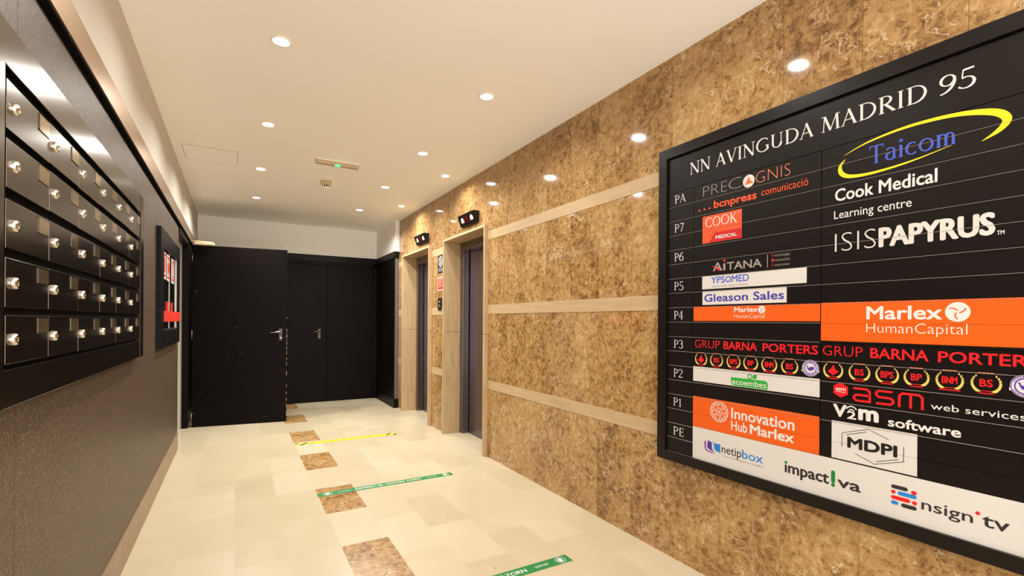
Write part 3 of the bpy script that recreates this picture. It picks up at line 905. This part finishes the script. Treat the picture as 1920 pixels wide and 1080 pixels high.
for r in range(1, 19):
    for c, (a, b, nm) in enumerate(COLS):
        zt = RT(r) - .0008; zb = RT(r + 1) + .0008
        bm = BM()
        box(bm, XS, R - .02, a, b, zb, zt)
        if not ((r in (17, 18) and c) or (r, c) in ((15, 1), (16, 1), (15, 2), (16, 2), (9, 2), (10, 2))):   # strips covered by a larger label have no painted highlight lip
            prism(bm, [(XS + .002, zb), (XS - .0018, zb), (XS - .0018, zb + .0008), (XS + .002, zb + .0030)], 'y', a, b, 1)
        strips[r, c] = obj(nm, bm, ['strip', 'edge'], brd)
PL = lambda d: (lambda u, v: Vector((XS - d, u, v)))
def ink(mats, layer=1): return Ink(PL(.0004 + .0005 * layer), mats if isinstance(mats, list) else [mats], -1)
def label(y0, y1, z0, z1, m, lab):
    bm = BM()
    cuts = [z for z in (RT(q_) for q_ in range(1, 19)) if z0 + .02 < z < z1 - .02 and z1 - z0 < .175 and z0 > .7]
    zs = [z0] + cuts + [z1]
    for p_, q_ in zip(zs, zs[1:]): box(bm, XS - .0006, XS + .001, y0, y1, p_ + (.0005 if p_ != z0 else 0), q_ - (.0005 if q_ != z1 else 0))
    return obj('name_label', bm, m, brd, label=lab)

full = serif_line('NN AVINGUDA MADRID 95', 1)[1]
pos = 0
for n, wd in enumerate(('NN', 'AVINGUDA', 'MADRID', '95')):
    ww = serif_line(wd, 1)[1]
    f0, f1 = pos / full, (pos + ww) / full
    i = ink('white_ink'); i.serif(wd, 1.853 + (.640 - 1.853) * f0, 1.853 + (.640 - 1.853) * f1, 2.236, 2.303); i.done('lettering', hdr, label='white book-face lettering')
    pos += ww + .06 + serif_glyph(' ')[1] + .06
for r, s in ((1, 'PA'), (3, 'P7'), (5, 'P6'), (7, 'P5'), (9, 'P4'), (11, 'P3'), (13, 'P2'), (15, 'P1'), (17, 'PE')):
    zc = RT(r) - .041
    i = ink('white_ink'); i.serif(s, 1.962, 1.882 if s in ('PA', 'PE') else 1.893 if s != 'P1' else 1.900, zc - .024, zc + .024, .85); i.done('lettering', strips[r, 0])

# row 1-2
i = ink(['grey', 'copper', 'orange_red', 'white_label'])
i.use('grey'); i.text('PRE', 1.763, 1.615, 2.090, 2.146, -.028); i.text('C', 1.606, 1.532, 2.090, 2.146, -.028)
i.use('copper'); i.text('GNIS', 1.455, 1.284, 2.088, 2.144, -.026)
i.use('white_label'); i.disc((1.493, 2.112), .032)
i.done('lettering', strips[1, 1], label='thin grey and copper lettering')
i = ink(['orange'], 2); i.face([(1.493, 2.135), (1.484, 2.112), (1.466, 2.098), (1.493, 2.100), (1.516, 2.094), (1.503, 2.112)]); i.done('mark', strips[1, 1])
i = ink('orange_red')
i.text('bcnpress', 1.695, 1.450, 2.015, 2.055, .03, slant=0); i.text('comunicació', 1.425, 1.203, 2.022, 2.046, -.005, ref='o')
for yy in (1.788, 1.755, 1.722): i.disc((yy, 2.021), .0055, n=12)
i.done('lettering', strips[2, 1], label='orange lettering')
# row 3-4 orange red square
lb = label(1.530, 1.766, 1.833, 1.981, 'orange_red', 'orange red square label')
i = ink('red2', 1); i.face([(1.722, 1.834), (1.531, 1.834), (1.531, 1.884), (1.690, 1.884)]); i.done('red_field', lb, label='dark red wedge')
i = ink('white_ink', 2); i.serif('COOK', 1.748, 1.556, 1.918, 1.970); i.ring((1.545, 1.968), .004, .0015, 12); i.text('MEDICAL', 1.683, 1.557, 1.848, 1.866, .035); i.done('lettering', lb)
# row 6
i = ink(['grey', 'red', 'silver'])
i.use('grey'); i.text('A', 1.698, 1.640, 1.676, 1.722, .02); i.text('ı', 1.635, 1.622, 1.676, 1.712, .03, 'ı'); i.text('TANA', 1.613, 1.420, 1.676, 1.716, .012)
i.use('red'); i.face([(1.708, 1.708), (1.690, 1.702), (1.645, 1.676), (1.662, 1.676)]); i.disc((1.6285, 1.727), .007, n=12)
i.use('silver'); i.stroke([(1.392, 1.668), (1.392, 1.732)], .002)
for k, s in enumerate(('ecnología', 'nnovación', 'ompromiso')):
    z = 1.717 - .023 * k
    i.use('red'); i.text('TIC'[k], 1.371, 1.362, z, z + .014, .0)
    i.use('grey'); i.text(s, 1.358, 1.284, z, z + .013, -.01)
i.done('lettering', strips[6, 1], label='grey and red lettering')
# row 7, 8 white labels
lb = label(1.208, 1.766, 1.582, 1.653, 'white_label', 'long white label')
i = ink(['blue', 'grey', 'yellow', 'ink']); i.text('YPS', 1.709, 1.625, 1.611, 1.646, .018); i.text('MED', 1.585, 1.488, 1.611, 1.646, .018)
i.ring((1.605, 1.6275), .0135, .006); i.use('yellow'); i.disc((1.605, 1.6275), .0045, n=12)
i.done('lettering', lb); i = ink('ink'); i.text('SELFCARE  SOLUTIONS', 1.702, 1.493, 1.590, 1.598, -.01); i.done('lettering', lb)
lb = label(1.298, 1.764, 1.4965, 1.571, 'white_label', 'shorter white label')
i = ink('royal'); i.text('Gleason Sales', 1.752, 1.310, 1.513, 1.554, .022); i.done('lettering', lb)
# row 9 orange, col 1
def swirl(i, c, r):
    i.use('white_ink'); i.disc(c, r, n=36)
def swirl_lines(i, c, r):
    for k in range(3):
        a = math.radians(120 * k + 100)
        pts = [(c[0] - r * (.12 + .62 * s) * cos(a + .9 * s), c[1] + r * (.12 + .62 * s) * sin(a + .9 * s)) for s in [j / 8 for j in range(9)]]
        i.stroke(pts, r * .11)
lb = label(1.1495, 1.8222, 1.4085, 1.4875, 'orange', 'orange label, narrow')
i = ink('white_ink'); i.text('Marlex', 1.569, 1.441, 1.454, 1.480, .03); i.text('HumanCapital', 1.569, 1.405, 1.424, 1.445, -.012); swirl(i, (1.420, 1.465), .019); i.done('lettering', lb)
i = ink('orange', 2); swirl_lines(i, (1.420, 1.465), .019); i.done('mark', lb)
lb = label(IY0 + .002, 1.1455, 1.3245, 1.4895, 'orange', 'orange label two rows high')
i = ink('white_ink'); i.text('Marlex', .971, .729, 1.417, 1.470, .03); i.done('lettering', lb)
i = ink('white_ink'); i.text('HumanCapital', .971, .659, 1.364, 1.401, -.012); swirl(i, (.686, 1.444), .035); i.done('lettering', lb)
i = ink('orange', 2); swirl_lines(i, (.686, 1.444), .035); i.done('mark', lb)
# row 11
for c, (a, b, g1, b0, b1, p0) in enumerate(((1.812, 1.157, 1.652, 1.630, 1.442, 1.414), (1.137, .482, .983, .956, .767, .740))):
    i = ink('red'); i.text('GRUP', a, g1, 1.261, 1.303, -.012); i.text('BARNA', b0, b1, 1.261, 1.302, .022); i.text('PORTERS', p0, b, 1.261, 1.301, .022)
    i.done('lettering', strips[11, c + 1], label='red lettering')
# row 12 emblems
def emblem(y, z, kind, strip):
    w = .037
    if kind == 'seal':
        i = ink(['white_ink']); i.disc((y, z), w, n=32); i.rect(y + w * 1.04, y - w * 1.04, z - w * .45, z - w * .2); o = i.done('emblem', strip, label='round white and purple seal')
        i = ink(['purple'], 2); i.ring((y, z), w * .93, w * .07, 32); i.ring((y, z), w * .68, w * .1, 32)
        for k in range(11):
            a = math.radians(30 + 12 * k); i.stroke([(y - w * .76 * cos(a), z + w * .76 * sin(a)), (y - w * .86 * cos(a), z + w * .86 * sin(a))], w * .07)
            a = math.radians(210 + 12 * k); i.stroke([(y - w * .76 * cos(a), z + w * .76 * sin(a)), (y - w * .86 * cos(a), z + w * .86 * sin(a))], w * .07)
        s = w
        i.face([(y + s * p[0], z + s * p[1]) for p in ((.48, .28), (.34, .34), (.28, .12), (.12, .0), (.02, .22), (-.16, .12), (-.3, .3), (-.46, .0), (-.36, -.22), (-.18, -.2), (-.1, -.4), (.0, -.28), (.2, -.3), (.34, -.08), (.38, .1))])
        i.done('mark', o); return
    i = ink(['gold', 'red', 'red2', 'copper'])
    for sgn in (1, -1):                      # two sprays of leaves
        for k in range(7):
            a = math.radians(-52 + 16 * k); r = w * .98
            c = (y + sgn * r * cos(a), z + r * sin(a) * .95)
            L = w * (.56 - .045 * k); d = a + math.radians(62)
            ux, uz = sgn * cos(d), sin(d)
            i.face([(c[0] - ux * L * .5, c[1] - uz * L * .5), (c[0] + uz * L * .24, c[1] - ux * L * .24), (c[0] + ux * L * .5, c[1] + uz * L * .5), (c[0] - uz * L * .24, c[1] + ux * L * .24)])
    i.use('copper')
    for k in range(4): i.rect(y + .021 - .0106 * k, y + .0122 - .0106 * k, z + w * .86, z + w * .98)
    i.use('red2')
    wide = .030 if kind == 'BNM' else .02
    i.rect(y + .012, y - .012, z - w * .78, z - w * .70); i.rect(y + wide, y - wide, z - w * 1.02, z - w * .90)
    i.use('red')
    if kind == 'peak':
        i.face([(y + .022, z - .006), (y, z - .022), (y - .022, z - .006), (y - .008, z + .006), (y - .001, z + .024), (y + .008, z + .006)])
    else:
        hw = {2: .017, 3: .022}[len(kind)]
        i.text(kind, y + hw, y - hw, z - .013, z + .013, .025)
    i.done('emblem', strip, label='red and gold laurel emblem')
kinds = ('peak', 'BS', 'BPS', 'BP', 'BNM', 'BS', 'seal')
for c, ys in enumerate(((1.770, 1.672, 1.571, 1.476, 1.380, 1.282, 1.189), (1.095, .995, .898, .804, .707, .610, .515))):
    for y, kd in zip(ys, kinds): emblem(y, 1.199, kd, strips[12, c + 1])
# row 13
lb = label(1.1495, 1.8222, 1.0735, 1.1550, 'white_label', 'white label with green mark')
i = ink('leaf')
i.face([(1.585, 1.118), (1.480, 1.118), (1.400, 1.118), (1.390, 1.113), (1.387, 1.104), (1.387, 1.076), (1.570, 1.076), (1.580, 1.082), (1.585, 1.094)])
i.ring((1.481, 1.131), .0105, .005); i.face([(1.465, 1.122), (1.448, 1.122), (1.443, 1.128), (1.443, 1.143), (1.456, 1.143), (1.465, 1.136)]); i.stroke([(1.470, 1.145), (1.470, 1.118)], .0025)
i.done('mark', lb)
i = ink('white_ink', 2); i.text('ecoembes', 1.578, 1.394, 1.083, 1.112, .006, 'b'); i.done('lettering', lb)
i = ink(['red', 'white_ink'])
i.face([(1.0645 + .032 * sin(a), 1.1175 + .032 * cos(a)) for a in [pi / 3 * k for k in range(6)]])
def ext(i, x0, s):                            # wide rounded lettering drawn with an even pen: "asm"
    h = .050; w = .0085
    z = 1.082
    a = x0
    i.stroke([(a, z + h), (a - .050, z + h), (a - .060, z + h - .010), (a - .060, z), (a - .012, z), (a - .003, z + .008), (a - .003, z + .016), (a - .012, z + .024), (a - .060, z + .024)], w)
    b = a - .080
    i.stroke([(b - .058, z + h), (b - .012, z + h), (b - .003, z + h - .007), (b - .003, z + .033), (b - .012, z + .025), (b - .050, z + .025), (b - .060, z + .018), (b - .060, z + .008), (b - .050, z), (b - .002, z)], w)
    c = b - .080
    i.stroke([(c, z - .004), (c, z + h - .010), (c - .010, z + h), (c - .062, z + h), (c - .072, z + h - .010), (c - .072, z - .004)], w)
    i.stroke([(c - .036, z + h), (c - .036, z - .004)], w)
i.done('mark', strips[13, 2], label='red hexagon')
i = ink('red'); ext(i, 1.017, 1); i.done('lettering', strips[13, 2], label='wide red lettering')
i = ink('white_ink', 2); i.text('asm', 1.084, 1.044, 1.115, 1.126, .03, 'a'); i.rect(1.082, 1.046, 1.108, 1.110); i.done('lettering', strips[13, 2])
i = ink('white_ink'); i.text('web services', .760, .513, 1.086, 1.110, .0); i.done('lettering', strips[13, 2])
# row 14
i = ink('white_ink')
i.text('V', 1.094, 1.040, 1.003, 1.056, .05); i.text('2', 1.040, 1.005, 1.001, 1.034, .03); i.ring((1.023, 1.034), .020, .005, 12, a0=25, a1=155); i.ring((1.023, 1.030), .011, .004, 10, a0=25, a1=155)
i.text('m', .998, .925, 1.003, 1.050, .05, 'm'); i.text('software', .894, .674, .997, 1.034, .03, 'f'); i.done('lettering', strips[14, 2], label='bold white lettering')
# rows 15-16
lb = label(1.1495, 1.8222, .8200, .9885, 'orange', 'orange label with globe mark')
i = ink('white_ink')
i.text('Innovation', 1.582, 1.257, .9045, .960, .02); i.text('Hub', 1.582, 1.492, .846, .895, .015); i.text('Marlex', 1.478, 1.259, .846, .895, .035)
i.done('lettering', lb)
i = ink('white_ink'); gc = (1.654, .926); gr = .052
i.ring(gc, gr, .0042)
pts = [(0, 0)] + [(.42 * cos(math.radians(60 * k + 15)), .42 * sin(math.radians(60 * k + 15))) for k in range(6)] + [(.76 * cos(math.radians(30 * k)), .76 * sin(math.radians(30 * k))) for k in range(12)] + [(cos(math.radians(30 * k + 15)), sin(math.radians(30 * k + 15))) for k in range(12)]
for a in range(len(pts)):
    for b in range(a + 1, len(pts)):
        if math.hypot(pts[a][0] - pts[b][0], pts[a][1] - pts[b][1]) < .47: i.stroke([(gc[0] + gr * pts[a][0], gc[1] + gr * pts[a][1]), (gc[0] + gr * pts[b][0], gc[1] + gr * pts[b][1])], .0022)
i.done('mark', lb)
lb = label(.800, 1.099, .8245, .9835, 'white_label', 'white square label')
i = ink('black_ink'); i.text('MDPI', 1.038, .862, .880, .926, .05)
hx = lambda *p: [(.950 - a * .108, .903 + b * .068) for a, b in p]
i.stroke(hx((-1, -.35), (-1, .5), (-.1, 1), (.55, .6)), .0022); i.stroke(hx((-.86, .42), (-.16, .82)), .0022)
i.stroke(hx((1, .35), (1, -.5), (.1, -1), (-.55, -.6)), .0022); i.stroke(hx((.86, -.42), (.16, -.82)), .0022)
i.done('lettering', lb)
# rows 17-18
lb = label(IY0 + .002, 1.8222, .6415, .8185, 'white_label', 'long white label across both columns')
i = ink(['plum', 'purple', 'sky', 'ink'])
nx = lambda *p: [(1.745 - a * .100, .688 + b * .070) for a, b in p]
i.use('plum'); i.face(nx((0, .88), (.12, .98), (.10, .45), (.16, .28), (.48, .2), (.62, .08), (.5, .1), (.1, .2), (.02, .4)))
i.use('purple'); i.face(nx((.24, 1.06), (.48, .92), (.48, .5), (.56, .32), (.80, 0), (.62, .2), (.22, .42), (.18, .55)))
i.use('sky'); i.face(nx((.54, 1.05), (.66, .93), (1, .95), (1, .3), (.72, .36), (.62, .55), (.62, .75)))
i.use('ink'); i.text('netip', 1.637, 1.523, .714, .757, .006); i.text('TECHNOLOGIES', 1.634, 1.405, .694, .701, -.01)
i.use('sky'); i.text('box', 1.519, 1.407, .714, .757, .008)
i.done('lettering', lb)
i = ink(['ink', 'green']); i.text('ımpact', 1.301, 1.108, .704, .746, .03, 't'); i.text('va', 1.075, .986, .704, .736, .03, 'v'); i.use('green'); i.disc((1.2955, .750), .007, n=14)
i.stroke([(1.092, .760), (1.092, .722)], .016); i.disc((1.092, .760), .008, n=14); i.disc((1.092, .722), .008, n=14); i.disc((1.092, .706), .008, n=14)
i.done('lettering', lb)
i = ink(['ink', 'red', 'sky'])
def pill(m, a, b, z):
    i.use(m); r = .0075; i.rect(a - r, b + r, z - r, z + r); i.disc((a - r, z), r, n=14); i.disc((b + r, z), r, n=14)
for m, a, b, z in (('ink', .882, .828, .766), ('red', .818, .800, .760), ('red', .882, .867, .745), ('sky', .860, .800, .745), ('red', .882, .820, .724), ('red', .814, .800, .722),
                   ('sky', .882, .858, .704), ('ink', .849, .800, .702)): pill(m, a, b, z)
i.use('ink'); i.text('nsign', .786, .641, .708, .748, .008, 'f'); i.text('tv', .618, .549, .708, .745, .01, 't'); i.use('red'); i.disc((.629, .747), .0065, n=12)
i.done('lettering', lb)
# column 2, rows 1-6
def cr(pts, n=8):
    out = []
    P = [pts[0]] + list(pts) + [pts[-1]]
    for k in range(1, len(P) - 2):
        for s in range(n):
            t_ = s / n
            out.append(tuple(.5 * (2 * P[k][d] + (P[k + 1][d] - P[k - 1][d]) * t_ + (2 * P[k - 1][d] - 5 * P[k][d] + 4 * P[k + 1][d] - P[k + 2][d]) * t_ ** 2
                                   + (3 * P[k][d] - P[k - 1][d] - 3 * P[k + 1][d] + P[k + 2][d]) * t_ ** 3) for d in range(len(pts[0]))))
    out.append(tuple(pts[-1])); return out
i = ink(['yellow', 'blue'])
for pth in ([(1.058, 2.110, .001), (.970, 2.139, .006), (.840, 2.156, .010), (.700, 2.150, .014), (.600, 2.124, .022), (.563, 2.090, .024), (.580, 2.058, .016), (.625, 2.032, .001)],
            [(1.052, 2.094, .001), (1.072, 2.068, .012), (1.066, 2.036, .018), (1.030, 2.016, .014), (.950, 2.010, .010), (.830, 2.020, .006), (.706, 2.044, .001)]):
    p = cr(pth); i.use('yellow').stroke([a[:2] for a in p], [a[2] for a in p])
i.use('blue'); i.serif('Taicom', .966, .692, 2.046, 2.118)
i.done('lettering', strips[1, 2], label='yellow orbit and blue lettering')
i = ink('white_ink'); i.text('Cook Medical', 1.092, .745, 1.922, 1.974, .02); i.done('lettering', strips[3, 2])
i = ink('white_ink'); i.text('Learning centre', 1.095, .822, 1.848, 1.882, .002); i.done('lettering', strips[4, 2])
i = ink('silver'); i.text('ISIS', 1.091, .939, 1.705, 1.783, -.022); i.text('PAPYRUS', .930, .589, 1.705, 1.783, .045); i.text('TM', .586, .567, 1.703, 1.717, .02); i.done('lettering', strips[6, 2], label='silver lettering')
